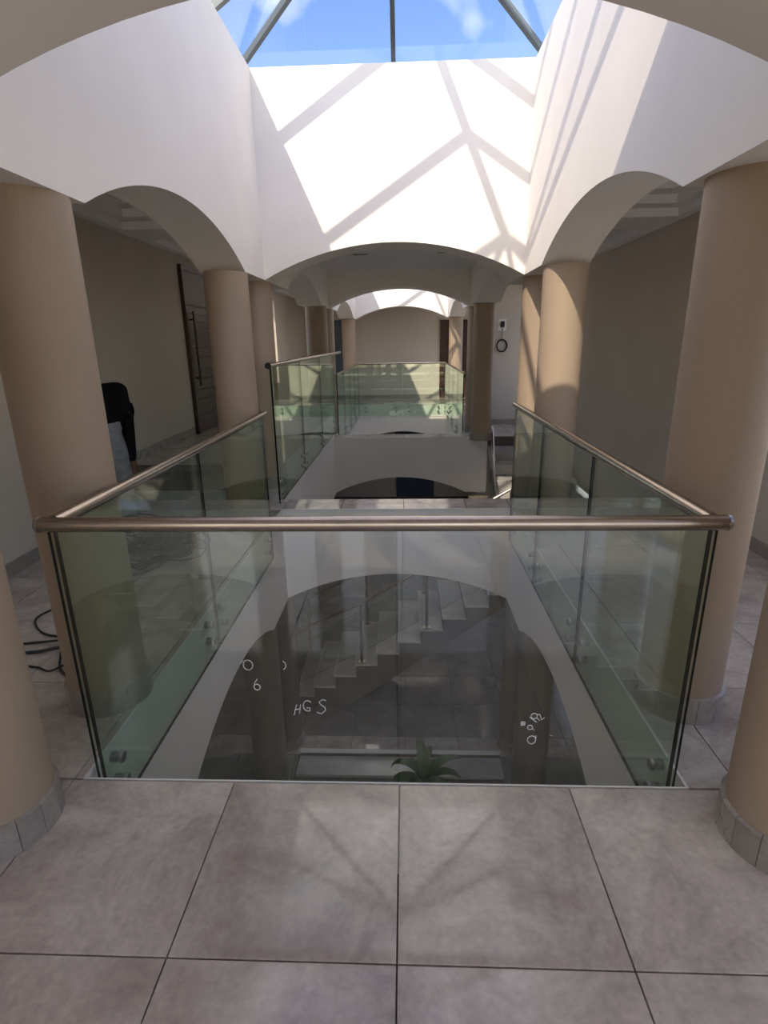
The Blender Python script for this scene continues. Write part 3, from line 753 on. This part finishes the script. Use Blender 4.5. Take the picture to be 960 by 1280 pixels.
# fingers
def fingers(base, dirv, side):
    bi = base; b0 = Vector(J[bi][:3]); dv = Vector(dirv).normalized(); sv = Vector(side).normalized()
    for k_, (off, ln) in enumerate(((-.026, .062), (-.009, .075), (.009, .072), (.025, .056))):
        i = len(J); p1 = b0+sv*off+dv*.035; p2 = p1+dv*ln*.5+F*.006; p3 = p1+dv*ln+F*.022
        J.extend([(*p1, .0095), (*p2, .009), (*p3, .007)]); E_.extend([(bi, i), (i, i+1), (i+1, i+2)])
    i = len(J); p1 = b0+F*.03+dv*.005; p2 = p1+F*.018+dv*.03
    J.extend([(*p1, .011), (*p2, .0085)]); E_.extend([(bi, i), (i, i+1)])
fingers(10, (0, 0, -1), F); fingers(14, (F.x*.4, F.y*.4, -1), F)
skin('body', J, E_, M_SKIN, pe)
# clothing a little larger than the body
skin('shirt', [(*pt(-.10, 0, .885), (.19, .17)), (*pt(.02, 0, 1.05), (.20, .165)), (*pt(.20, 0, 1.17), (.20, .15)), (*pt(.33, 0, 1.17), (.15, .11)), (*pt(.41, 0, 1.13), .075),
               (*pt(.20, .13, 1.07), .080), (*pt(.13, .175, .90), .058), (*pt(.07, .188, .60), .042),
               (*pt(.28, -.13, 1.11), .080), (*pt(.33, -.17, .92), .058), (*pt(.42, -.155, .74), .044)],
     [(0, 1), (1, 2), (2, 3), (3, 4), (2, 5), (5, 6), (6, 7), (2, 8), (8, 9), (9, 10)], M_SHIRT, pe)
# jeans: one lofted surface, hips splitting into two legs
def loft(b, rings, n=20):
    base = len(b.v); vs = []; fs = []
    for (fw, rt, z, rf, rr) in rings:
        for k_ in range(n):
            a = 2*math.pi*k_/n; wob = 1+.035*math.sin(3*a+z*31)+.02*math.sin(5*a-z*47)
            x_, y_, z_ = pt(fw+rf*wob*math.cos(a), rt+rr*wob*math.sin(a), z+.006*math.sin(2*a+z*19)); vs.append((x_, y_, z_))
    for i in range(len(rings)-1):
        for k_ in range(n): fs.append((i*n+k_, i*n+(k_+1) % n, (i+1)*n+(k_+1) % n, (i+1)*n+k_))
    fs.append(tuple(range(n))); fs.append(tuple((len(rings)-1)*n+k_ for k_ in range(n-1, -1, -1)))
    b.add(vs, fs)
b = MB()
loft(b, [(.02, 0, 1.00, .115, .150), (-.02, 0, .96, .135, .165), (-.04, 0, .90, .145, .178), (-.04, 0, .84, .138, .180), (-.02, 0, .79, .11, .172), (0, 0, .76, .07, .13)], 28)
for q in (1, -1):
    loft(b, [(-.03, q*.09, .84, .115, .088), (-.01, q*.098, .74, .108, .087), (.03, q*.105, .60, .092, .080), (.05, q*.11, .48, .078, .072), (.03, q*.115, .38, .076, .068), (.0, q*.12, .24, .070, .064),
             (-.01, q*.12, .14, .072, .064), (.0, q*.12, .06, .076, .066)])
b.build('jeans', M_JEANS, pe, smooth=True)
for s_, nm in ((1, 'shoe'), (-1, 'shoe')):
    fw = -.03 if s_ > 0 else 0
    skin('shoe', [(*pt(fw-.07, s_*.12, .045), .042), (*pt(fw+.03, s_*.12, .045), .046), (*pt(fw+.15, s_*.125, .036), .036)], [(0, 1), (1, 2)], M_BLACK, pe)
skin('hair', [(*pt(.52, 0, 1.09), .085), (*pt(.59, 0, 1.02), .088)], [(0, 1)], M_HAIR, pe)
fc = MB()
def blob(c, rad, sc=(1, 1, 1)):
    fc_n = 8; vs = []; fs = []
    for i in range(5):
        th = math.pi*i/4
        for k_ in range(fc_n):
            vs.append((c[0]+rad*sc[0]*math.sin(th)*math.cos(k_*math.pi/4), c[1]+rad*sc[1]*math.sin(th)*math.sin(k_*math.pi/4), c[2]+rad*sc[2]*math.cos(th)))
    for i in range(4):
        for k_ in range(fc_n): fs.append((i*fc_n+k_, (i+1)*fc_n+k_, (i+1)*fc_n+(k_+1) % fc_n, i*fc_n+(k_+1) % fc_n))
    fc.add(vs, fs)
blob(pt(.655, 0, .965), .018); blob(pt(.62, .085, .99), .022, (.4, 1, 1.3)); blob(pt(.62, -.085, .99), .022, (.4, 1, 1.3))
blob(pt(.64, .03, .99), .010); blob(pt(.64, -.03, .99), .010); blob(pt(.64, 0, .925), .016, (1.4, 1, .4))
fc.build('face_features', M_SKIN, pe, smooth=True)
